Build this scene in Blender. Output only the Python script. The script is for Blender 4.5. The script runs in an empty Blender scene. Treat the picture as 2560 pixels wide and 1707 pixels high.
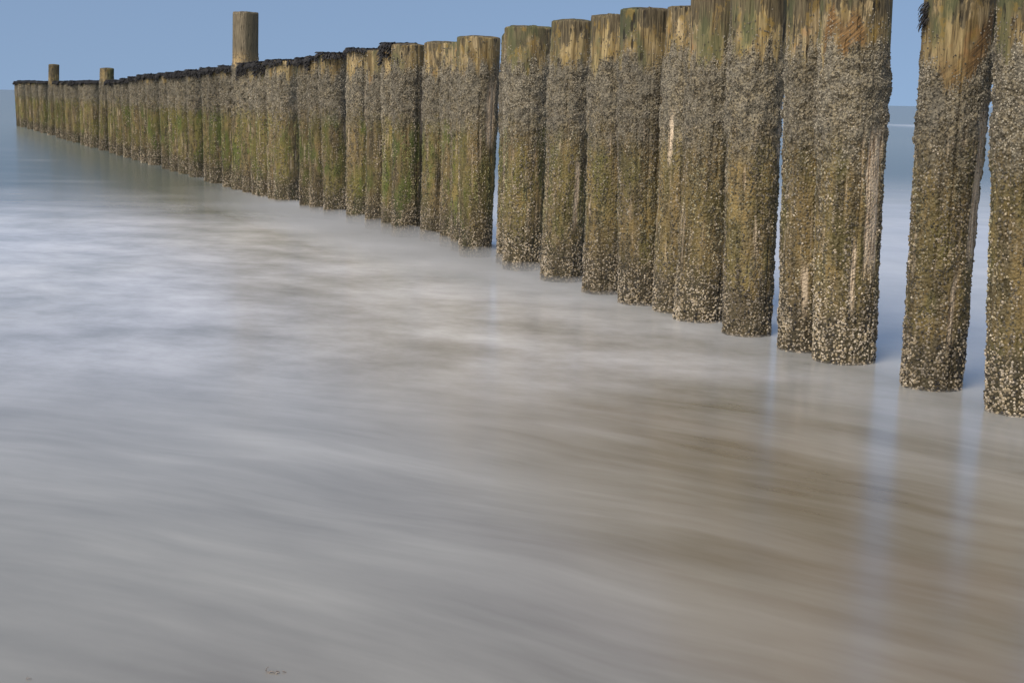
import bpy, math, random
import numpy as np

S = bpy.context.scene
COL = S.collection
# ------------------------------------------------------------------ camera
CAM_H = 1.13
pitch, roll = math.radians(9.67), math.radians(1.037)
cam_d = bpy.data.cameras.new("camera")
cam_d.sensor_width = 36.0
cam_d.lens = 50.0
cam_d.clip_start = 0.05
cam_d.clip_end = 60000
cam = bpy.data.objects.new("camera", cam_d)
COL.objects.link(cam)
from mathutils import Matrix, Vector
u0 = Vector((0, math.sin(pitch), math.cos(pitch)))
r0 = Vector((1, 0, 0))
fw = Vector((0, math.cos(pitch), -math.sin(pitch)))
rr = math.cos(roll) * r0 + math.sin(roll) * u0
uu = -math.sin(roll) * r0 + math.cos(roll) * u0
m = Matrix(((rr.x, uu.x, -fw.x), (rr.y, uu.y, -fw.y), (rr.z, uu.z, -fw.z))).to_4x4()
m.translation = (0, 0, CAM_H)
cam.matrix_world = m
S.camera = cam

# ------------------------------------------------------------------ sky and sun
SUN_EL, SUN_AZ = math.radians(49), math.radians(-143)      # azimuth clockwise from +Y
w = bpy.data.worlds.new("World")
S.world = w
w.use_nodes = True
nt = w.node_tree
bg = nt.nodes['Background']
sky = nt.nodes.new('ShaderNodeTexSky')
sky.sky_type = 'NISHITA'
sky.sun_disc = False
sky.sun_elevation = SUN_EL
sky.sun_rotation = SUN_AZ
sky.air_density = 1.0
sky.dust_density = 3.3
sky.ozone_density = 1.5
tcw = nt.nodes.new('ShaderNodeTexCoord')
vm = nt.nodes.new('ShaderNodeVectorMath'); vm.operation = 'MULTIPLY_ADD'
vm.inputs[1].default_value = (1, 1, 0.75); vm.inputs[2].default_value = (0, 0, 0.26)     # the clear blue band lies low over the sea
nt.links.new(tcw.outputs['Generated'], vm.inputs[0])
vn = nt.nodes.new('ShaderNodeVectorMath'); vn.operation = 'NORMALIZE'
nt.links.new(vm.outputs[0], vn.inputs[0])
nt.links.new(vn.outputs[0], sky.inputs[0])
nt.links.new(sky.outputs[0], bg.inputs[0])
bg.inputs[1].default_value = 0.150
sd = bpy.data.lights.new("sun", 'SUN')
sd.energy = 2.35
sd.angle = math.radians(32)
sd.color = (1.0, 0.95, 0.87)
so = bpy.data.objects.new("sun", sd)
COL.objects.link(so)
sv = Vector((math.sin(SUN_AZ) * math.cos(SUN_EL), math.cos(SUN_AZ) * math.cos(SUN_EL), math.sin(SUN_EL)))
so.rotation_euler = (-sv).to_track_quat('-Z', 'Y').to_euler()
S.view_settings.view_transform = 'Standard'
S.view_settings.look = 'None'
S.view_settings.exposure = 0.0
S.view_settings.gamma = 1.0
S.render.engine = 'CYCLES'

# ------------------------------------------------------------------ node helpers
class NB:
    def __init__(self, name):
        self.m = bpy.data.materials.new(name)
        self.m.use_nodes = True
        self.t = self.m.node_tree
        self.bsdf = self.t.nodes['Principled BSDF']
    def n(self, typ, **kw):
        nd = self.t.nodes.new(typ)
        for k, v in kw.items():
            setattr(nd, k, v)
        return nd
    def put(self, sock, v):
        if isinstance(v, bpy.types.NodeSocket):
            self.t.links.new(v, sock)
        else:
            sock.default_value = v
    def math(self, op, a, b=0.0, c=None, clamp=False):
        nd = self.n('ShaderNodeMath', operation=op, use_clamp=clamp)
        self.put(nd.inputs[0], a); self.put(nd.inputs[1], b)
        if c is not None: self.put(nd.inputs[2], c)
        return nd.outputs[0]
    def mr(self, v, a, b, c=0.0, d=1.0, smooth=True):
        nd = self.n('ShaderNodeMapRange')
        if smooth: nd.interpolation_type = 'SMOOTHSTEP'
        self.put(nd.inputs['Value'], v)
        nd.inputs['From Min'].default_value = a; nd.inputs['From Max'].default_value = b
        nd.inputs['To Min'].default_value = c; nd.inputs['To Max'].default_value = d
        return nd.outputs['Result']
    def mix(self, f, a, b, mode='MIX'):
        nd = self.n('ShaderNodeMix', data_type='RGBA', blend_type=mode)
        self.put(nd.inputs[0], f)
        for s, v in ((nd.inputs[6], a), (nd.inputs[7], b)):
            if isinstance(v, tuple): v = v + (1,) if len(v) == 3 else v
            self.put(s, v)
        return nd.outputs[2]
    def noise(self, vec, scale, detail=4, rough=0.55, dist=0.0):
        nd = self.n('ShaderNodeTexNoise')
        self.put(nd.inputs['Vector'], vec)
        nd.inputs['Scale'].default_value = scale; nd.inputs['Detail'].default_value = detail
        nd.inputs['Roughness'].default_value = rough; nd.inputs['Distortion'].default_value = dist
        return nd.outputs[0]
    def vor(self, vec, scale, feature='F1', rnd=1.0):
        nd = self.n('ShaderNodeTexVoronoi', feature=feature)
        self.put(nd.inputs['Vector'], vec)
        nd.inputs['Scale'].default_value = scale
        nd.inputs['Randomness'].default_value = rnd
        return nd
    def xyz(self, x, y, z):
        nd = self.n('ShaderNodeCombineXYZ')
        for i, v in enumerate((x, y, z)): self.put(nd.inputs[i], v)
        return nd.outputs[0]
    def vmul(self, v, s):
        nd = self.n('ShaderNodeVectorMath', operation='MULTIPLY')
        self.put(nd.inputs[0], v); nd.inputs[1].default_value = s
        return nd.outputs[0]
    def vadd(self, a, b):
        nd = self.n('ShaderNodeVectorMath', operation='ADD')
        self.put(nd.inputs[0], a); self.put(nd.inputs[1], b)
        return nd.outputs[0]
    def bump(self, h, strength, dist):
        nd = self.n('ShaderNodeBump')
        self.put(nd.inputs['Height'], h); nd.inputs['Strength'].default_value = strength
        nd.inputs['Distance'].default_value = dist
        return nd.outputs[0]

# ------------------------------------------------------------------ water
def make_water_material():
    b = NB("long exposure sea water")
    geo = b.n('ShaderNodeNewGeometry')
    sep = b.n('ShaderNodeSeparateXYZ')
    b.t.links.new(geo.outputs['Position'], sep.inputs[0])
    X, Y = sep.outputs[0], sep.outputs[1]
    P = geo.outputs['Position']
    # flow-bent coordinates: the swash curls round the groyne's landward end
    xs = b.math('MAXIMUM', b.math('ADD', X, 2.4), 0.0)
    xs = b.math('MINIMUM', xs, 6.0)
    bend = b.math('MULTIPLY', b.math('MULTIPLY', xs, xs), 0.085)
    V = b.math('ADD', b.math('ADD', Y, b.math('MULTIPLY', X, 0.20)), bend)
    warp = b.noise(b.xyz(X, Y, 3.7), 0.55, 2)
    V2 = b.math('ADD', V, b.math('MULTIPLY', warp, 0.55))
    streak = b.noise(b.xyz(b.math('MULTIPLY', X, 0.42), V2, 0.0), 1.9, 6, 0.58, 0.0)
    fine = b.noise(b.xyz(b.math('MULTIPLY', X, 0.16), V2, 5.0), 12.0, 2, 0.5, 0.0)
    blob = b.noise(b.xyz(b.math('MULTIPLY', X, 0.8), b.math('MULTIPLY_ADD', X, 0.22, b.math('MULTIPLY', Y, 0.85)), 9.0), 1.7, 6, 0.66, 0.0)
    big = b.noise(b.xyz(X, b.math('MULTIPLY', Y, 0.8), 21.0), 0.42, 3, 0.5)
    near = b.mr(Y, 4.2, 6.5, 1.0, 0.0)
    # mean foam cover along the beach profile (Y is distance out to sea)
    Yw = b.math('ADD', Y, b.math('MULTIPLY_ADD', big, 3.2, -1.6))
    Yw = b.math('ADD', Yw, b.math('MULTIPLY', b.math('MAXIMUM', b.math('ADD', X, 1.0), 0.0), 1.3))
    ramp = b.n('ShaderNodeValToRGB')
    b.put(ramp.inputs[0], b.math('DIVIDE', Yw, 20.0))
    el = ramp.color_ramp.elements
    stops = [(0.0, .40), (0.15, .40), (0.22, .46), (0.30, .50), (0.42, .66), (0.54, .80), (0.61, .78), (0.71, .36), (0.84, .06), (1.0, .0)]
    el[0].position, el[0].color = stops[0][0], (stops[0][1],) * 3 + (1,)
    el[1].position, el[1].color = stops[-1][0], (stops[-1][1],) * 3 + (1,)
    for p_, v_ in stops[1:-1]:
        e = el.new(p_); e.color = (v_,) * 3 + (1,)
    mean = ramp.outputs[0]
    # less foam on the right by the piles
    side = b.math('MULTIPLY', b.mr(X, -0.5, 1.1, 0.0, 0.36), b.mr(Y, 8.7, 7.0, .15, 1))
    mean = b.math('SUBTRACT', mean, side)
    gx0 = b.math('ADD', X, b.math('MULTIPLY', Y, 0.438))
    mean = b.math('SUBTRACT', mean, b.math('MULTIPLY', b.math('MULTIPLY', b.mr(gx0, 2.2, 3.9), b.mr(Y, 7.5, 10.0)), 0.20))
    nearn = b.math('ADD', b.math('MULTIPLY', b.math('SUBTRACT', streak, 0.5), 1.15), b.math('MULTIPLY', b.math('SUBTRACT', fine, 0.5), 0.36))
    farn = b.math('MULTIPLY', b.math('SUBTRACT', blob, 0.5), 1.7)
    nmix = b.n('ShaderNodeMix', data_type='FLOAT')
    b.put(nmix.inputs[0], near); b.put(nmix.inputs[2], farn); b.put(nmix.inputs[3], nearn)
    wave = b.math('MULTIPLY', b.math('SUBTRACT', b.noise(b.xyz(b.math('MULTIPLY', X, 0.5), b.math('MULTIPLY', Y, 1.0), 31.0), 0.9, 3, 0.5), 0.5), 0.5)
    mean = b.math('ADD', mean, wave)
    gate = b.mr(Yw, 10.5, 17.0, 1.0, 0.10)
    F = b.math('ADD', mean, b.math('MULTIPLY', nmix.outputs[0], gate), clamp=True)
    # distant breakers
    nb = b.noise(b.xyz(b.math('MULTIPLY', X, 0.05), b.math('MULTIPLY', Y, 0.03), 2.0), 2.0, 4)
    brk = b.math('MULTIPLY', b.mr(Y, 70, 76), b.mr(Y, 92, 84))
    brk = b.math('MULTIPLY', brk, b.mr(b.math('ADD', X, b.math('MULTIPLY', nb, 6)), 22, 29))
    brk = b.math('MULTIPLY', brk, b.mr(nb, 0.35, 0.6, 0.4, 1.0))
    # mid-distance foam seen through the gaps, landward side of the groyne
    gx = b.math('ADD', X, b.math('MULTIPLY', Y, 0.438))       # > 4.1 : behind the row
    behind = b.mr(gx, 3.95, 4.5)
    lee = b.math('MULTIPLY', b.mr(Y, 25, 12.0), b.mr(Y, 4.0, 11.0, .72, 1))  # close-in foam also paled in colour to lighten the piles' shadow
    lee = b.math('MULTIPLY', lee, behind)
    F = b.math('MULTIPLY', F, b.math('SUBTRACT', 1.0, b.math('MULTIPLY', behind, 0.9)))
    F = b.math('MAXIMUM', F, b.math('MULTIPLY', lee, b.math('MULTIPLY_ADD', blob, 0.5, 0.50)), clamp=True)
    # turbid water colour: sand showing near the beach, teal grey out to sea
    sandpatch = b.noise(b.xyz(b.math('MULTIPLY', X, 0.6), V2, 14.0), 1.3, 4, 0.5)
    sand = b.mix(b.mr(sandpatch, 0.38, 0.62), (0.145, 0.119, 0.079), (0.200, 0.168, 0.126))
    grey = (0.182, 0.170, 0.134)
    shallow = b.mix(b.mr(b.math('ADD', X, b.math('MULTIPLY', big, 1.2)), -0.7, 1.2), grey, sand)
    teal_n = b.noise(b.xyz(b.math('MULTIPLY', X, 0.06), b.math('MULTIPLY', Y, 0.12), 1.0), 1.0, 4)
    teal = b.mix(teal_n, (0.150, 0.175, 0.152), (0.200, 0.215, 0.188))
    teal = b.mix(b.mr(Y, 50, 16), teal, (0.100, 0.118, 0.100))
    olive = (0.150, 0.155, 0.125)
    mid = b.mix(b.mr(Yw, 6.0, 11.0), shallow, olive)
    turbid = b.mix(b.mr(Yw, 13.0, 21.0), mid, teal)
    foamc = b.mix(b.mr(big, 0.35, 0.65), (0.69, 0.672, 0.640), (0.66, 0.655, 0.660))
    foamc = b.mix(b.mr(Y, 6.5, 3.2), foamc, (0.402, 0.388, 0.335))
    colr = b.mix(F, turbid, foamc)
    colr = b.mix(brk, colr, (0.75, 0.75, 0.76))
    b.put(b.bsdf.inputs['Base Color'], colr)
    rough = 0.21
    b.put(b.bsdf.inputs['Roughness'], rough)
    b.bsdf.inputs['IOR'].default_value = 1.65
    b.put(b.bsdf.inputs['Specular IOR Level'], b.math('MULTIPLY', b.mr(Y, 5.5, 18.0, 1.05, 0.13), b.math('MULTIPLY_ADD', F, -0.75, 1.0)))
    return b.m

def link_mesh(name, me, mat, parent=None):
    o = bpy.data.objects.new(name, me)
    COL.objects.link(o)
    if mat: me.materials.append(mat)
    if parent: o.parent = parent
    return o

def np_mesh(name, verts, quads=None, tris=None, smooth=True, colors=None):
    me = bpy.data.meshes.new(name)
    verts = np.asarray(verts, dtype=np.float32)
    nq = 0 if quads is None else len(quads)
    ntr = 0 if tris is None else len(tris)
    loops = []
    if nq: loops.append(np.asarray(quads, dtype=np.int32).ravel())
    if ntr: loops.append(np.asarray(tris, dtype=np.int32).ravel())
    loops = np.concatenate(loops)
    me.vertices.add(len(verts)); me.vertices.foreach_set('co', verts.ravel())
    me.loops.add(len(loops)); me.loops.foreach_set('vertex_index', loops)
    me.polygons.add(nq + ntr)
    start = np.concatenate([np.arange(nq) * 4, nq * 4 + np.arange(ntr) * 3]).astype(np.int32)
    me.polygons.foreach_set('loop_start', start)
    me.polygons.foreach_set('use_smooth', np.full(nq + ntr, smooth, dtype=bool))
    me.update(calc_edges=True)
    me.validate()
    if colors is not None:
        ca = me.color_attributes.new('tint', 'FLOAT_COLOR', 'POINT')
        c4 = np.ones((len(verts), 4), dtype=np.float32); c4[:, :3] = colors
        ca.data.foreach_set('color', c4.ravel())
    return me

# the sheet is cut into ever larger cells away from the beach, so that positions stay exact close by
gx_ = sorted([sg * v for v in (1.3, 2.6, 5, 9, 15, 25, 45, 90, 200, 500, 1500, 4500, 14000) for sg in (-1, 1)] + [0])
gy_ = [-60, -12, -3, 0, 1.2, 2.4, 3.6, 5, 6.5, 8.5, 11, 14, 18, 24, 32, 45, 65, 90, 140, 260, 600, 1500, 4500, 16000]
wv = [(a, b_, 0) for b_ in gy_ for a in gx_]
nx_ = len(gx_)
wq = [(j * nx_ + i, j * nx_ + i + 1, (j + 1) * nx_ + i + 1, (j + 1) * nx_ + i) for j in range(len(gy_) - 1) for i in range(nx_ - 1)]
water = link_mesh("sea_water", np_mesh("sea_water", wv, quads=wq), make_water_material())
water['kind'] = 'structure'
bedm = NB("wet sand")
bp = bedm.n('ShaderNodeNewGeometry').outputs['Position']
bedm.put(bedm.bsdf.inputs['Base Color'], bedm.mix(bedm.noise(bp, 3.0), (0.16, 0.12, 0.08), (0.26, 0.21, 0.15)))
bed = link_mesh("sea_bed", np_mesh("sea_bed", [(-200, -60, -.9), (200, -60, -.9), (200, 300, -.9), (-200, 300, -.9)], quads=[(0, 1, 2, 3)]), bedm.m)
bed['kind'] = 'structure'

# ------------------------------------------------------------------ value noise in numpy
def _hash(ix, iy, iz, seed):
    h = (ix.astype(np.int64) * 374761393 + iy.astype(np.int64) * 668265263 + iz.astype(np.int64) * 2147483647 // 7 + seed * 974634777) & 0xFFFFFFFF
    h = ((h ^ (h >> 13)) * 1274126177) & 0xFFFFFFFF
    h = ((h ^ (h >> 16)) * 2246822519) & 0xFFFFFFFF
    return ((h ^ (h >> 15)) & 0xFFFFFF) / float(0xFFFFFF)
def vnoise(x, y, z, seed=0):
    x0, y0, z0 = np.floor(x), np.floor(y), np.floor(z)
    fx, fy, fz = x - x0, y - y0, z - z0
    fx, fy, fz = (t * t * (3 - 2 * t) for t in (fx, fy, fz))
    r = 0
    for dx in (0, 1):
        for dy in (0, 1):
            for dz in (0, 1):
                wgt = (fx if dx else 1 - fx) * (fy if dy else 1 - fy) * (fz if dz else 1 - fz)
                r = r + wgt * _hash(x0 + dx, y0 + dy, z0 + dz, seed)
    return r
def fbm(x, y, z, seed=0, octs=3):
    a, s, t = 1.0, 0.0, 0.0
    for i in range(octs):
        s = s + a * vnoise(x * 2 ** i, y * 2 ** i, z * 2 ** i, seed + 17 * i); t += a; a *= 0.55
    return s / t
def sstep(a, b, x):
    t = np.clip((np.asarray(x, dtype=float) - a) / (b - a), 0, 1)
    return t * t * (3 - 2 * t)

# ------------------------------------------------------------------ pile surface
class Pile:
    """cross-section and surface of one driven timber pile; th is measured from the side facing the beach (-Y), + towards +X"""
    def __init__(s, r0, r1, h, lean, seed, crust_top=1.36, bare=(), scarred=None, slant=False, posty=False):
        s.posty = posty
        s.scarred, s.slant = scarred, slant
        s.r0, s.r1, s.h, s.lean, s.seed, s.ct, s.bare = r0, r1, h, lean, seed, crust_top, bare
        rg = random.Random(seed)
        s.ct = s.ct + rg.uniform(-.035, .03)
        s.lean_y = rg.uniform(-.008, .008)
        s.bow = rg.uniform(-.006, .006)
        s.wob = [(k, rg.uniform(.35, 1) * a, rg.uniform(0, 6.28)) for k, a in ((2, .022), (3, .016), (4, .012), (5, .010), (7, .006))]
        s.tone = rg.uniform(.78, 1.16)
        if s.posty: s.wob = s.wob[:1] + [(4, .055, rg.uniform(-.4, .4)), (8, .012, 0.3)]
        s.lowv = rg.uniform(-.06, .05)
    def crust_edge(s, th):
        cx, sx = np.cos(th) * 3, np.sin(th) * 3
        if s.slant:
            return 1.20 + .16 * sstep(-.25, .85, th) + .10 * sstep(-.55, -1.0, th) + .05 * (fbm(cx * 1.8, sx * 1.8, 0 * th, s.seed + 5, 3) - .5)
        return s.ct + 0.17 * (fbm(cx * 1.3, sx * 1.3, 0 * th, s.seed + 5, 3) - 0.5) * 2 * .75
    def scar(s, th, z):
        if not s.scarred: return 0 * th
        e = s.crust_edge(th)
        w_ = .10 + .10 * fbm(th * 2.5, th * 0, th * 0 + .7, s.seed + 3, 2)
        return sstep(e - .03, e, z) * (1 - sstep(e + w_ * .6, e + w_, z)) * sstep(s.scarred[0] - .1, s.scarred[0], th) * (1 - sstep(s.scarred[1], s.scarred[1] + .15, th))
    def bare_mask(s, th, z):
        m_ = .55 * sstep(.66, .76, fbm(np.cos(th) * 9, np.sin(th) * 9, z * 4, s.seed + 64, 3)) * sstep(.2, .4, z) * (1 - sstep(.9, 1.1, z))
        for (ta, tb, za, zb) in s.bare:
            jit = 0.10 * (fbm(z * 6, th * 0, th * 0 + 1.5, s.seed + 61, 2) - .5) * 2
            k = sstep(ta - .06, ta + .04, th + jit) * (1 - sstep(tb - .04, tb + .06, th + jit * .6))
            k = k * sstep(za - .06, za + .06, z) * (1 - sstep(zb - .06, zb + .06, z))
            m_ = np.maximum(m_, k)
        return m_
    def radius(s, th, z):
        t = z / s.h
        r = s.r0 + (s.r1 - s.r0) * t
        k = 1.0
        for (n_, a, p) in s.wob: k = k + a * np.cos(n_ * th + p + 0.25 * z)
        cx, sx = np.cos(th), np.sin(th)
        r = r * k
        # long weathering grooves following the grain
        g = fbm(cx * 9, sx * 9, z * 1.1, s.seed + 3, 3)
        r = r - 0.010 * sstep(.58, .80, g)
        g2 = vnoise(cx * 26, sx * 26, z * 3.0, s.seed + 9)
        r = r + 0.0035 * (g2 - .5)
        e = s.crust_edge(th)
        m_ = 1 - sstep(e - .05, e + .03, z)
        m_ = m_ * (1 - s.bare_mask(th, z))
        up = sstep(.80, 1.05, z)
        lump = sstep(.34, .70, fbm(cx * 3.2, sx * 3.2, z * 23, s.seed + 21, 4))
        lump2 = fbm(cx * 13, sx * 13, z * 90, s.seed + 22, 2)
        r = r + m_ * (0.001 + 0.009 * up * lump + 0.007 * lump2 * (.35 + .65 * up) + 0.006 * lump)
        # rounded worn head
        d = np.clip((z - (s.h - .03)) / .03, 0, 1)
        r = r + (1 - m_) * sstep(1.15, 1.3, z + 0 * th) * 0.006
        r = r - 0.007 * d * d
        return r
    def point(s, th, z, off=0.0):
        r = s.radius(th, z) + off
        x = r * np.sin(th) + s.lean * z + s.bow * np.sin(3.14 * z / s.h)
        y = -r * np.cos(th) + s.lean_y * z
        return x, y
    def top_z(s, th):
        return s.h - 0.022 * vnoise(np.cos(th) * 3, np.sin(th) * 3, th * 0, s.seed + 44) - 0.014 * vnoise(np.cos(th) * 16, np.sin(th) * 16, th * 0, s.seed + 45)
    def mesh(s, nth, dz):
        zb = -0.45
        nz = int((s.h - zb) / dz)
        th = np.linspace(-math.pi, math.pi, nth, endpoint=False)
        zz = np.linspace(zb, s.h, nz)
        T, Z = np.meshgrid(th, zz)
        tz = s.top_z(T)
        Zr = np.where(Z > s.h - .06, (Z - (s.h - .06)) / .06 * (tz - (s.h - .06)) + (s.h - .06), Z)
        x, y = s.point(T, Zr)
        V = [np.stack([x, y, Zr], -1).reshape(-1, 3)]
        i = np.arange(nz - 1)[:, None] * nth; j = np.arange(nth)[None, :]; j2 = (j + 1) % nth
        q = np.stack([i + j, i + j2, i + nth + j2, i + nth + j], -1).reshape(-1, 4)
        base = nz * nth
        last = (nz - 1) * nth
        quads = [q]
        ctr = np.array([s.lean * s.h, s.lean_y * s.h, s.h])
        prev = last
        for k, fr in enumerate((.86, .6, .3)):
            ring = V[0][last:last + nth].copy()
            rc = ring - ctr
            rc[:, :2] *= fr
            jj = (vnoise(rc[:, 0] * 60, rc[:, 1] * 60, 0 * rc[:, 0], s.seed) - .5) * .006
            ring[:, :2] = ctr[:2] + rc[:, :2]
            ring[:, 2] = ctr[2] + rc[:, 2] * fr + jj + .002
            V.append(ring)
            a = np.arange(nth); a2 = (a + 1) % nth
            quads.append(np.stack([prev + a, prev + a2, base + a2, base + a], -1))
            prev = base; base += nth
        V.append(ctr[None, :])
        a = np.arange(nth); a2 = (a + 1) % nth
        tris = np.stack([prev + a, prev + a2, np.full(nth, base)], -1)
        return np_mesh("post", np.concatenate(V), np.concatenate(quads), tris)

def barnacle_mesh(p, Y, rng, px, full):
    """scatter of small acorn barnacles (truncated cones with a pit) over the crust"""
    rmin = 0.62 * px
    tr = math.pi if full else 2.0
    rb = max(0.0050, rmin)
    area = 2 * tr * p.r0 * 1.55
    n = int(area / (3.1416 * rb * rb) * 1.15)
    th = rng.uniform(-tr, tr, n); z = rng.uniform(-.03, 1.6, n)
    z = np.minimum(z, p.h - .05)
    e = p.crust_edge(th)
    cx, sx = np.cos(th), np.sin(th)
    cl = fbm(cx * 7, sx * 7, z * 9, p.seed + 31, 3)
    cl2 = fbm(cx * 4, sx * 4, z * 1.4, p.seed + 33, 2)
    cover = np.where(z > .92, .95, np.where(z < .30, .80, .0))
    midc = sstep(.44, .60, cl * .6 + cl2 * .42) * .85 + .17
    wmid = sstep(.16, .36, z) * (1 - sstep(.80, .98, z))
    cover = midc * wmid + (1 - wmid) * np.where(z < .5, .55 + .5 * (cl > .45), .97)
    bald = sstep(.54, .66, fbm(cx * 2.6, sx * 2.6, z * 3.2, p.seed + 55, 3)) * sstep(.22, .4, z) * (1 - sstep(.85, 1.05, z))
    cover = cover * (1 - .85 * bald)
    edge = 1 - sstep(e - .02, e + .05, z)
    scat = (z > e) & (z < e + .14) & (rng.random(n) < .16)
    cover = cover * edge * (1 - .93 * p.bare_mask(th, z))
    keep = (rng.random(n) < cover) | scat
    th, z, cl, cl2 = th[keep], z[keep], cl[keep], cl2[keep]
    n = len(th)
    lz = .20 + .16 * (fbm(np.cos(th) * 2.5, np.sin(th) * 2.5, z * 0, p.seed + 37, 3) - .5) * 2 + p.lowv
    up = sstep(.62, 1.12, z + (cl - .5) * .6); low = 1 - sstep(-.06, .10, z - lz)
    R = rng.uniform(.65, 1.25, n) * np.maximum(0.0052 - 0.0012 * up + 0.0002 * low, rmin)
    Hh = R * rng.uniform(.6, 1.1, n)
    # frame on the surface
    d = 0.01
    x, y = p.point(th, z)
    x2, y2 = p.point(th + .04, z); x3, y3 = p.point(th, z + d)
    tu = np.stack([x2 - x, y2 - y, 0 * x], -1); tv = np.stack([x3 - x, y3 - y, np.full(n, d)], -1)
    N = np.cross(tu, tv); N /= np.linalg.norm(N, axis=1)[:, None] + 1e-12
    N += rng.normal(0, .22, (n, 3)); N /= np.linalg.norm(N, axis=1)[:, None]
    A = np.cross(N, np.array([0, 0, 1.0])); A /= np.linalg.norm(A, axis=1)[:, None] + 1e-9
    B = np.cross(N, A)
    C0 = np.stack([x, y, z], -1) - N * (R * .12)[:, None]
    k = 5 if px < 0.007 else 4
    ph = rng.uniform(0, 6.28, n)
    rings = []
    for (fr, fh) in ((1.0, 0.0), (.48, 1.0)):
        for i in range(k):
            a = ph + i * 2 * math.pi / k
            jr = rng.uniform(.8, 1.2, n)
            rings.append(C0 + (A * np.cos(a)[:, None] + B * np.sin(a)[:, None]) * (R * fr * jr)[:, None] + N * (Hh * fh)[:, None])
    rings.append(C0 + N * (Hh * .45)[:, None])
    V = np.stack(rings, 1)
    nv = 2 * k + 1
    off = (np.arange(n) * nv)[:, None]
    quads = np.concatenate([off + np.array([[i, (i + 1) % k, k + (i + 1) % k, k + i]]) for i in range(k)])
    tris = np.concatenate([off + np.array([[k + i, k + (i + 1) % k, 2 * k]]) for i in range(k)])
    # shell colours: pale clean shells low down, grey-brown spat high up
    u = rng.random(n)
    light = np.array([.44, .375, .28]); tan = np.array([.33, .265, .165]); dark = np.array([.105, .090, .062]); grey = np.array([.290, .257, .188]); blk = np.array([.035, .032, .030])
    pl = .13 + .27 * low + .02 * up
    c = np.where((u < pl)[:, None], light, np.where((u < pl + .42)[:, None], tan, dark))
    dk = 1 - sstep(.40, .54, fbm(np.cos(th) * 4.5, np.sin(th) * 4.5, z * 34, p.seed + 35, 3))
    cu = np.where((u < .07 * (1 - dk))[:, None], light * .8, np.where((u < .80 - .42 * dk)[:, None], grey, dark * 1.1))
    sel = rng.random(n) < up
    c = np.where(sel[:, None], cu, c)
    gg = sstep(.46, .60, fbm(np.cos(th) * 2.5, np.sin(th) * 2.5, z * 3 + 0 * th, p.seed + 51, 3)) * sstep(.25, .45, z) * (1 - sstep(.75, 1.0, z))
    gg = gg * p.algae
    c = c * p.tone
    c = c * (1 - gg[:, None] * np.array([.34, .16, .62]))
    mus = (low > .3) & (rng.random(n) < .30 * (cl < .45) + .04)
    c = np.where(mus[:, None], blk, c)
    c = c * rng.uniform(.7, 1.2, n)[:, None] * (.72 + .5 * sstep(.35, .6, fbm(np.cos(th) * 3, np.sin(th) * 3, z * 9, p.seed + 39, 3)))[:, None]
    cc = np.repeat(c[:, None, :], nv, 1)
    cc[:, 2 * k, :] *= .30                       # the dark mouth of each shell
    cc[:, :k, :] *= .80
    return np_mesh("barnacle_crust", V.reshape(-1, 3), quads, tris, smooth=False, colors=cc.reshape(-1, 3))

def make_barnacle_material():
    b = NB("barnacle shell")
    at = b.n('ShaderNodeAttribute', attribute_name='tint')
    b.put(b.bsdf.inputs['Base Color'], at.outputs['Color'])
    b.bsdf.inputs['Roughness'].default_value = 0.62
    b.bsdf.inputs['Specular IOR Level'].default_value = 0.35
    return b.m

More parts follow.
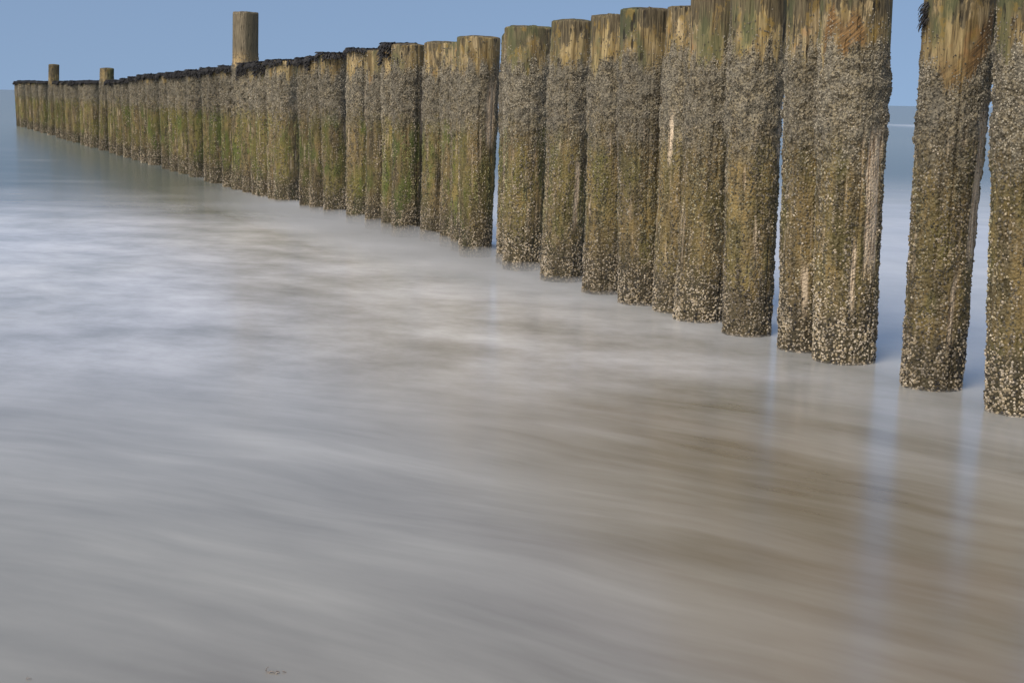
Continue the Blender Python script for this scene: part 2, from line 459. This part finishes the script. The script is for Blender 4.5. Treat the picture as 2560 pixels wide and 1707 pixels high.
def make_timber_material(name, weathered=False):
    b = NB(name)
    tc = b.n('ShaderNodeTexCoord')
    O = tc.outputs['Object']
    sep = b.n('ShaderNodeSeparateXYZ'); b.t.links.new(O, sep.inputs[0])
    z = sep.outputs[2]
    oi = b.n('ShaderNodeObjectInfo')
    rnd = oi.outputs['Random']
    sh = b.xyz(b.math('MULTIPLY', rnd, 37.0), b.math('MULTIPLY', rnd, 91.0), b.math('MULTIPLY', rnd, 53.0))
    Q = b.vadd(O, sh)
    grain_v = b.vmul(Q, (1, 1, 0.045))
    grain = b.noise(grain_v, 150.0, 5, 0.66)
    grain2 = b.noise(b.vmul(Q, (1, 1, 0.10)), 28.0, 4, 0.6)
    patch = b.math('ADD', b.math('MULTIPLY', b.noise(b.vmul(Q, (1, 1, 0.42)), 11.0, 6, 0.68, 0.3), .75), b.math('MULTIPLY', b.noise(b.vmul(Q, (1, 1, 0.16)), 60.0, 3, 0.6), .25))
    patch2 = b.noise(b.vmul(Q, (1, 1, 0.5)), 8.0, 4, 0.6, 0.2)
    green_n = b.noise(b.vmul(Q, (1, 1, 0.35)), 6.0, 4, 0.6)
    # bare head of the pile: ochre wood, black-brown algae, green film
    ochre = b.mix(b.mr(grain2, 0.36, 0.64), (0.165, 0.115, 0.045), (0.39, 0.295, 0.140))
    ochre = b.mix(b.mr(grain, 0.50, 0.36), ochre, (0.07, 0.045, 0.018))
    pale = b.mix(b.mr(grain, 0.4, 0.6), (0.20, 0.145, 0.075), (0.44, 0.34, 0.19))
    ochre = b.mix(b.mr(patch2, 0.50, 0.62, 0, .8), ochre, pale)
    ochre = b.mix(b.mr(b.noise(Q, 7.0, 3), 0.60, 0.70, 0, .45), ochre, (0.34, 0.150, 0.045))
    brown = b.mix(b.mr(grain, 0.42, 0.60), (0.060, 0.046, 0.024), (0.165, 0.130, 0.072))
    topd = b.mr(z, 1.38, 1.72, -0.10, 0.14)
    dk = b.mr(b.math('ADD', patch, topd), 0.448, 0.492)
    head = b.mix(dk, ochre, brown)
    gm = b.mr(b.math('ADD', green_n, b.math('MULTIPLY', b.math('ABSOLUTE', sep.outputs[0]), 0.55)), 0.53, 0.66, 0, 0.72)
    head = b.mix(gm, head, b.mix(grain2, (0.040, 0.050, 0.020), (0.125, 0.135, 0.055)))
    head = b.mix(b.mr(b.noise(b.vmul(Q, (1, 1, .6)), 17.0, 4, .65), .575, .64, 0, .55), head, b.mix(grain2, (0.18, 0.11, 0.02), (0.34, 0.23, 0.06)))
    slot = b.vor(b.vmul(Q, (1, 1, 0.28)), 30.0)
    sm = b.math('MULTIPLY', b.mr(slot.outputs['Distance'], 0.34, 0.20), b.mr(patch2, 0.46, 0.56))
    head = b.mix(b.math('MULTIPLY', sm, .92), head, (0.022, 0.017, 0.010))
    if weathered:
        gv = b.mix(b.mr(grain, 0.36, 0.62), (0.060, 0.047, 0.028), (0.190, 0.155, 0.100))
        wood = b.mix(b.mr(z, 1.42, 1.68), b.mix(b.mr(grain, .36, .62), (0.20, .13, .05), (0.46, .33, .16)), gv)
        edge = b.mr(b.math('ADD', sep.outputs[0], b.math('MULTIPLY', grain2, .04)), 0.06, 0.11, 0, .7)  # right side darkened in the colour, as shade on the side away from the sun
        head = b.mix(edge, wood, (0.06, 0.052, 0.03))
    bareat = b.n('ShaderNodeAttribute', attribute_name='tint')
    bsep = b.n('ShaderNodeSeparateColor'); b.t.links.new(bareat.outputs['Color'], bsep.inputs[0])
    hatch = b.noise(b.vmul(b.vadd(Q, b.xyz(0, 0, b.math('MULTIPLY', sep.outputs[0], -.9))), (.12, .12, 1)), 130.0, 2)
    head = b.mix(b.math('MULTIPLY', bsep.outputs[2], b.mr(patch2, .38, .55, .25, .95)), head, b.mix(b.mr(hatch, .40, .60), (0.085, 0.048, 0.018), (0.235, 0.135, 0.050)))
    # crust zone
    crA = b.noise(Q, 70.0, 5, 0.7)
    crB = b.noise(Q, 14.0, 4, 0.6)
    sloc = b.n('ShaderNodeSeparateXYZ'); b.t.links.new(oi.outputs['Location'], sloc.inputs[0])
    algae = b.mr(sloc.outputs[0], 0.9, -0.7, .30, .95)
    crust = b.mix(b.mr(crA, 0.38, 0.62), (0.045, 0.036, 0.020), (0.27, 0.225, 0.145))
    crust = b.mix(b.mr(crB, 0.42, 0.60, 0, .45), crust, (0.19, 0.175, 0.14))
    midw = b.mix(b.mr(grain2, 0.38, 0.62), (0.050, 0.037, 0.014), (0.195, 0.138, 0.055))
    midw = b.mix(b.mr(crA, 0.46, 0.60, 0, .75), midw, (0.185, 0.150, 0.088))
    gr = b.math('MULTIPLY', b.mr(green_n, 0.50, 0.62), b.mr(grain2, .3, .6, .3, 1))
    midw = b.mix(b.math('MULTIPLY', b.mr(b.noise(b.vmul(Q, (1, 1, .5)), 5.0, 3), .42, .62, 0, .7), algae), midw, b.mix(grain2, (0.085, 0.080, 0.014), (0.205, 0.185, 0.045)))
    midw = b.mix(b.math('MULTIPLY', gr, algae), midw, (0.085, 0.108, 0.022))
    midw = b.mix(b.mr(patch2, 0.56, 0.68, 0, .55), midw, (0.29, 0.205, 0.075))
    wup = b.mr(b.math('ADD', z, b.math('MULTIPLY_ADD', crB, .3, -.15)), 0.80, 1.05)
    body = b.mix(wup, midw, crust)
    low = b.mr(b.math('ADD', z, b.math('MULTIPLY_ADD', patch, .3, -.15)), 0.30, 0.16)
    body = b.mix(b.math('MULTIPLY', low, .8), body, (0.055, 0.045, 0.028))
    strip = b.mix(b.mr(grain, 0.36, 0.54), (0.16, 0.10, 0.05), (0.60, 0.48, 0.34))
    body = b.mix(bsep.outputs[0], body, strip)
    fin = b.mix(bsep.outputs[1], head, body)
    tone = b.mr(b.math('FRACT', b.math('MULTIPLY', rnd, 7.13)), 0, 1, .72, 1.15, False)
    fin = b.mix(1.0, fin, b.xyz(tone, tone, b.math('MULTIPLY', tone, .97)), 'MULTIPLY')
    b.put(b.bsdf.inputs['Base Color'], fin)
    b.bsdf.inputs['Roughness'].default_value = 0.72
    b.bsdf.inputs['Specular IOR Level'].default_value = 0.3
    hh = b.math('ADD', b.math('MULTIPLY', grain, 0.6), b.math('MULTIPLY', sm, -0.8))
    cv = b.vor(Q, 85.0)
    hc = b.math('ADD', b.math('MULTIPLY', cv.outputs['Distance'], -1.2), crA)
    hm = b.n('ShaderNodeMix', data_type='FLOAT')
    b.put(hm.inputs[0], bsep.outputs[1]); b.put(hm.inputs[2], hh); b.put(hm.inputs[3], hc)
    b.put(b.bsdf.inputs['Normal'], b.bump(hm.outputs[0], 0.85, 0.008))
    return b.m

def make_weed_material():
    b = NB("black mussel and weed")
    P = b.n('ShaderNodeTexCoord').outputs['Object']
    b.put(b.bsdf.inputs['Base Color'], b.mix(b.mr(b.noise(P, 60, 3), .35, .65), (0.008, 0.008, 0.010), (0.035, 0.032, 0.028)))
    b.bsdf.inputs['Roughness'].default_value = 0.6
    b.bsdf.inputs['Specular IOR Level'].default_value = 0.25
    return b.m

M_BARN = make_barnacle_material()
M_WOOD = make_timber_material("barnacled pile timber")
M_GREY = make_timber_material("weathered post timber", True)
M_WEED = make_weed_material()

def blade_mesh(name, roots, dirs, lens, wid, rng):
    """each strand is a short drooping flattened five-sided finger"""
    Vs, Q, Tt = [], [], []
    k = 4; segs = 3; base = 0
    for (rt, dr, L, wd) in zip(roots, dirs, lens, wid):
        dr = np.array(dr); dr /= np.linalg.norm(dr) + 1e-9
        side = np.cross(dr, (0, 0, 1.0)); side /= np.linalg.norm(side) + 1e-9
        pos = np.array(rt, float); cur = dr.copy()
        for s_ in range(segs + 1):
            f_ = s_ / segs
            ww = wd * (1 - .6 * f_) * rng.uniform(.8, 1.2)
            nrm = np.cross(side, cur); nrm /= np.linalg.norm(nrm) + 1e-9
            for i in range(k):
                a = i * 2 * math.pi / k + .4
                Vs.append(pos + side * math.cos(a) * ww + nrm * math.sin(a) * ww * .6)
            cur = cur + np.array((rng.normal(0, .12), rng.normal(0, .12), -.55)); cur /= np.linalg.norm(cur)
            pos = pos + cur * L / segs
        for s_ in range(segs):
            for i in range(k):
                a = base + s_ * k + i; b_ = base + s_ * k + (i + 1) % k
                Q.append((a, b_, b_ + k, a + k))
        Q.append(tuple(base + i for i in (3, 2, 1, 0)))
        Q.append(tuple(base + segs * k + i for i in range(4)))
        base += (segs + 1) * k
    return np_mesh(name, np.array(Vs), Q, smooth=False)

def weed_cap(p, amount, drop, rng, Y):
    n = int(400 * amount); drop *= 1.05
    roots, dirs, lens, wid = [], [], [], []
    sc = 1.0 + .6 * min(1, Y / 30)
    for i in range(n):
        th = rng.uniform(-math.pi, math.pi)
        clump = float(vnoise(np.array(math.cos(th) * 2.2), np.array(math.sin(th) * 2.2), np.array(0.3), p.seed + 71))
        if clump < .62 - .5 * amount: continue
        hang = drop * (0.25 + 1.5 * max(0, clump - .3)) * rng.uniform(.5, 1.1)
        zt = p.h - rng.uniform(-.004, .95) * hang
        x, y = p.point(np.array(th), np.array(min(zt, p.h)), 0.004)
        roots.append((float(x), float(y), zt))
        dirs.append((math.sin(th) * .6, -math.cos(th) * .6, .25))
        lens.append(rng.uniform(.02, .045) * sc); wid.append(rng.uniform(.006, .012) * sc)
    for i in range(int(170 * amount)):
        th = rng.uniform(-math.pi, math.pi); q = math.sqrt(rng.random()) * p.r1
        roots.append((p.lean * p.h + q * math.sin(th), -q * math.cos(th), p.h + .002))
        dirs.append((math.sin(th) * .5, -math.cos(th) * .5, .8))
        lens.append(rng.uniform(.02, .04) * sc); wid.append(rng.uniform(.007, .013) * sc)
    return blade_mesh("seaweed_cap", roots, dirs, lens, wid, rng)

def tint_post(me, p, near):
    n = len(me.vertices)
    co = np.empty(n * 3, dtype=np.float32); me.vertices.foreach_get('co', co); co = co.reshape(-1, 3)
    x = co[:, 0] - p.lean * co[:, 2]; y = co[:, 1] - p.lean_y * co[:, 2]; z = co[:, 2].astype(float)
    th = np.arctan2(x, -y).astype(float)
    c = np.zeros((n, 4), dtype=np.float32); c[:, 3] = 1
    c[:, 0] = p.bare_mask(th, z)
    e = p.crust_edge(th)
    fine = (fbm(np.cos(th) * 22, np.sin(th) * 22, z * 14, p.seed + 88, 3) - .5)
    c[:, 1] = 1 - sstep(e - .03, e + .03, z + fine * .10)
    c[:, 2] = p.scar(th, z)
    ca = me.color_attributes.new('tint', 'FLOAT_COLOR', 'POINT')
    ca.data.foreach_set('color', c.ravel())

# x, y, base radius, top radius, height, lean
PILES = [(-15.667,45.456,0.125,0.1325,1.381,0),(-15.136,44.243,0.125,0.1325,1.399,0),(-14.103,41.883,0.125,0.1325,1.39,0),(-13.361,40.19,0.125,0.1325,1.374,0),(-12.59,38.429,0.125,0.1325,1.357,0),(-11.838,36.727,0.1316,0.1305,1.792,0.0477),(-11.052,34.917,0.125,0.1325,1.342,0),(-10.634,33.961,0.125,0.1325,1.34,0),(-10.173,32.91,0.125,0.1325,1.338,0),(-9.711,31.853,0.125,0.1325,1.336,0),(-9.11,30.483,0.125,0.1325,1.333,0),(-8.842,29.87,0.125,0.1325,1.331,0),(-8.534,29.167,0.125,0.1325,1.33,0),(-7.984,27.907,0.1236,0.128,1.583,0.046),(-7.414,26.608,0.125,0.1325,1.325,0),(-7.05,25.776,0.125,0.1325,1.323,0),(-6.707,24.995,0.125,0.1325,1.345,0),(-6.333,24.141,0.125,0.1325,1.368,0),(-5.968,23.306,0.125,0.1325,1.39,0),(-5.672,22.63,0.125,0.1325,1.399,0),(-5.182,21.512,0.125,0.1325,1.403,0),(-4.916,20.904,0.125,0.1325,1.407,0),(-4.652,20.302,0.125,0.1325,1.417,0),(-4.335,19.576,0.125,0.1325,1.427,0),(-3.924,18.638,0.125,0.1325,1.436,0),(-3.782,18.314,0.125,0.1325,1.44,0),(-3.476,17.615,0.125,0.1325,1.453,0),(-3.244,17.152,0.1512,0.1412,2.087,0.0193),(-3.049,16.64,0.125,0.1325,1.466,0),(-2.864,16.219,0.125,0.1325,1.471,0),(-2.756,15.973,0.125,0.1325,1.474,0),(-2.557,15.518,0.125,0.1325,1.481,0),(-2.43,15.265,0.1397,0.148,1.484,0),(-2.034,14.323,0.125,0.1325,1.481,0),(-1.879,13.969,0.125,0.1325,1.487,0),(-1.687,13.53,0.125,0.1325,1.514,-0.0225),(-1.4,12.876,0.125,0.1325,1.538,0.0159),(-1.163,12.333,0.125,0.1325,1.523,0.0177),(-0.995,11.95,0.125,0.1325,1.554,0.0109),(-0.882,11.692,0.125,0.1325,1.556,0.0033),(-0.62,11.38,0.129,0.1365,1.565,0.0212),(-0.448,10.99,0.125,0.1325,1.545,0.009),(-0.345,10.66,0.125,0.1325,1.545,-0.0002),(-0.28,10.292,0.114,0.1528,1.568,0.0036),(0.004,9.9,0.128,0.135,1.57,0.0163),(0.064,9.556,0.136,0.154,1.605,0.006),(0.312,8.998,0.139,0.1471,1.624,0.0292),(0.546,8.449,0.132,0.1399,1.623,0.0143),(0.737,8.02,0.135,0.1431,1.638,-0.0134),(0.892,7.74,0.126,0.1335,1.635,0.0217),(0.991,7.441,0.137,0.1455,1.90,0.0225),(1.168,6.994,0.118,0.136,1.88,-0.0055),(1.369,6.574,0.122,0.1362,1.93,-0.0111),(1.494,6.297,0.1368,0.1497,1.96,-0.0238),(1.724,5.728,0.1199,0.1372,1.92,0.0081),(1.929,5.28,0.128,0.1364,1.97,-0.0337)]
POSTS = {5, 13, 27}
ORD = ["", "first", "second", "third", "fourth", "fifth", "sixth", "seventh", "eighth", "ninth", "tenth", "eleventh", "twelfth"]
CRUST = {5: 1.30, 13: 1.32, 27: 1.43, 52: 1.34, 53: 1.34, 54: 1.27, 55: 1.36}
BARE = {53: ((.28, .88, .42, 1.02), (-.12, .02, .25, .55),), 54: ((.62, 1.3, .52, 1.12), (.15, .32, .20, .48)), 49: ((-.82, -.66, .82, 1.06),), 48: ((.55, .85, .7, 1.15),),
        43: ((.5, 1.0, .80, 1.22),), 51: ((1.0, 1.5, .85, 1.15),), 46: ((.3, .5, .35, .75),), 52: ((-.4, -.15, .2, .4),), 39: ((.9, 1.4, .8, 1.2),), 36: ((.4, .7, .9, 1.2),)}

def weed_amount(i):
    if i in POSTS: return 0, 0
    if i <= 4: return 1.0, .09
    if i <= 12: return .95, .085
    if i <= 18: return .9, .09
    if i <= 26: return (1.0, .10)
    if i in (28, 30): return .95, .20
    if i in (29, 31): return 1.0, .11
    if i == 32: return .45, .08
    if i in (33, 34): return 1.0, .12
    if i == 35: return .45, .05
    if i == 36: return .35, .03
    if i == 38: return .95, .16
    return 0, 0

def label_of(i):
    n = len(PILES)
    if i == 0: return "outermost barnacled pile at the seaward left end of the groyne"
    if i < 5: return f"weed-topped barnacled pile, {ORD[i + 1]} from the seaward left end of the groyne"
    if i == 5: return "short bare post near the seaward end, leftmost of the three taller posts"
    if i < 13: return f"weed-topped barnacled pile, {ORD[i - 5]} to the right of the leftmost short post"
    if i == 13: return "short pale brown post above the row, middle one of the three posts"
    if i < 20: return f"weed-topped barnacled pile, {ORD[i - 13]} to the right of the middle short post"
    if i < 27: return f"weed-topped barnacled pile, {ORD[27 - i]} to the left of the tall grey post"
    if i == 27: return "tall weathered grey post standing high above the piles against the sky"
    if i < 38:
        tail = "with black weedy head" if weed_amount(i)[0] > .6 else "with a mostly bare head"
        return f"barnacled pile {tail}, {ORD[i - 27]} right of the tall post"
    if i == 38: return "narrow pile wearing the last black weed clump before the bare ochre heads"
    return {39: "pile with pale ochre head just right of the last black weed clump",
            40: "barnacled pile with mottled head, second to the right of the last black weed clump",
            41: "mostly hidden barnacled pile, third to the right of the last black weed clump",
            42: "narrow sliver of a pile, second to the left of the left slit of water",
            43: "pile flaring towards its ochre head, directly left of the left slit of water",
            44: "narrow strip of a pile showing directly right of the left slit of water",
            45: "pile with brown and green streaked head, second right of the left slit",
            46: "pile with mottled brown head, third to the right of the left slit of water",
            47: "pile with bright ochre vertically grained head, fourth right of the left slit of water",
            48: "pile with dark brown green-patched head, fifth to the right of the left slit",
            49: "narrow half hidden pile, last whose head stays inside the frame on the right",
            50: "wide barnacled pile, head outside the frame, second left of the right slit",
            51: "thickly barnacled pile directly left of the long right slit of water",
            52: "narrow dark pile directly right of the long right slit of water",
            53: "broad pile with pale split timber down its right side, left of the wide gap",
            54: "free-standing pile with orange sawn scar near its head, between the two wide gaps",
            55: "dark barnacled pile cut off by the right edge of the photo"}[i]

for i, (x, y, r_0, r_1, h, lean) in enumerate(PILES):
    D = math.hypot(x, y)
    px = D / 1422.0
    rng = np.random.default_rng(100 + i)
    post = i in POSTS
    r_0 -= .006; r_1 -= .002
    Pile.algae = .25 + .65 * float(sstep(.9, -.7, x)) if x > .9 or x < -.7 else .25 + .65 * (.9 - x) / 1.6
    p = Pile(r_0, r_1, h, lean, 300 + i * 7, CRUST.get(i, 1.37 if i > 40 else (1.345 if i > 26 else 1.34 - (.04 if i < 16 else 0))), BARE.get(i, ()), {54: (-.75, .9), 53: (-1.2, .0)}.get(i), i == 54, post)
    root = bpy.data.objects.new("wooden_post" if post else "wooden_pile", None)
    root.empty_display_size = .2
    COL.objects.link(root)
    root.location = (x, y, 0)
    root['label'] = label_of(i)
    root['category'] = "post" if post else "groyne pile"
    root['group'] = "tall posts in the groyne" if post else "wooden piles of the groyne"
    nth, dz = (176, .009) if D < 7.2 else (128, .012) if D < 12 else (72, .02) if D < 22 else (40, .04)
    me = p.mesh(nth, dz)
    tint_post(me, p, D < 8)
    link_mesh("timber", me, M_GREY if i == 27 else M_WOOD, root)
    if D < 48:
        bm_ = barnacle_mesh(p, D, rng, min(px, .0125), D < 7.5)
        o = link_mesh("barnacle_crust", bm_, M_BARN, root)
        o['kind'] = 'stuff'
    a, drop = weed_amount(i)
    if a > 0:
        link_mesh("seaweed_cap", weed_cap(p, a, drop, rng, D), M_WEED, root)
    if i == 54:                                    # black tuft on the seaward edge
        roots, dirs, lens, wid = [], [], [], []
        for k in range(60):
            th = -1.45 + rng.normal(0, .10); zt = 1.53 - rng.random() * .09
            X_, Y_ = p.point(np.array(th), np.array(zt), .002)
            roots.append((float(X_), float(Y_), zt)); dirs.append((-.8, -.3, -.1)); lens.append(rng.uniform(.02, .045)); wid.append(rng.uniform(.002, .005))
        link_mesh("seaweed_tuft", blade_mesh("seaweed_tuft", roots, dirs, lens, wid, rng), M_WEED, root)

# ------------------------------------------------------------------ scraps of weed in the shallows
sm_ = NB("brown weed scrap")
sm_.put(sm_.bsdf.inputs['Base Color'], sm_.mix(sm_.noise(sm_.n('ShaderNodeTexCoord').outputs['Object'], 40), (0.17, 0.14, 0.11), (0.26, 0.22, 0.18)))
def scrap(x, y, size, label, seed):
    rng = np.random.default_rng(seed)
    roots, dirs, lens, wid = [], [], [], []
    for k in range(9):
        roots.append((rng.normal(0, .16) * size, rng.normal(0, .06) * size, .002))
        dirs.append((rng.choice((-1, 1)), rng.normal(0, .4), .35)); lens.append(size * rng.uniform(.3, .6)); wid.append(size * .05)
    roots.append((-.45 * size, 0, .002)); dirs.append((.05, 0, 2.2)); lens.append(size * .35); wid.append(size * .05)
    me = blade_mesh("seaweed_scrap", roots, dirs, lens, wid, rng)
    o = link_mesh("seaweed_scrap", me, sm_.m)
    o.location = (x, y, .001)
    o['label'] = label; o['category'] = "seaweed"; o['group'] = "weed scraps in the foreground water"
scrap(-.462, 2.673, .034, "small forked brown weed scrap in the foreground water", 3)
scrap(-.928, 2.618, .012, "tiny brown weed fleck at the lower left corner of the water", 4)

# ------------------------------------------------------------------ spray hanging at the foot of the row (long exposure softens it)
def make_mist():
    A = np.array([1.739, 5.395]); d = np.array([-.40113, .91602]); nrm = np.array([.91602, .40113])
    prof = [(-1.1, -.03), (-.85, .002), (-.62, .024), (-.38, .062), (-.15, .105), (.1, .14), (.3, .10), (.55, .01), (.7, -.03)]
    ss = np.linspace(-.9, 13.5, 70)
    V = []
    for s_ in ss:
        k = (.13 + .87 * float(sstep(2.2, 6.5, s_))) * (.78 - .56 * float(sstep(7.5, 14, s_))) * (.8 + .4 * float(fbm(np.array(s_ * .5), np.array(0.), np.array(0.), 5, 3)))
        k *= min(1, (13.6 - s_) / 7 + .02)
        for (q, hh) in prof:
            c_ = A + d * s_ + nrm * q
            V.append((c_[0], c_[1], hh * k if hh > 0 else hh))
        for (q, hh) in prof:
            c_ = A + d * s_ + nrm * q
            V.append((c_[0], c_[1], -.06))
    m_ = len(prof); st = 2 * m_; Q = []
    for a in range(len(ss) - 1):
        o_ = a * st
        for j in range(m_ - 1):
            Q.append((o_ + j, o_ + j + 1, o_ + st + j + 1, o_ + st + j))
            Q.append((o_ + m_ + j + 1, o_ + m_ + j, o_ + st + m_ + j, o_ + st + m_ + j + 1))
        Q.append((o_ + m_, o_, o_ + st, o_ + st + m_))
        Q.append((o_ + m_ - 1, o_ + 2 * m_ - 1, o_ + st + 2 * m_ - 1, o_ + st + m_ - 1))
    for o_, fl in ((0, 0), ((len(ss) - 1) * st, 1)):
        for j in range(m_ - 1):
            q_ = (o_ + j, o_ + m_ + j, o_ + m_ + j + 1, o_ + j + 1)
            Q.append(q_[::-1] if fl else q_)
    me = np_mesh("spray_mist", np.array(V), Q)
    mt = bpy.data.materials.new("fine sea spray"); mt.use_nodes = True
    t_ = mt.node_tree; t_.nodes.remove(t_.nodes['Principled BSDF'])
    pv = t_.nodes.new('ShaderNodeVolumePrincipled')
    pv.inputs['Color'].default_value = (0.86, 0.86, 0.83, 1); pv.inputs['Density'].default_value = 2.4
    t_.links.new(pv.outputs[0], t_.nodes['Material Output'].inputs['Volume'])
    o = link_mesh("spray_mist", me, mt)
    o['kind'] = 'stuff'; o['label'] = "thin pale spray blurring the waterline along the foot of the groyne"; o['category'] = "spray"
make_mist()
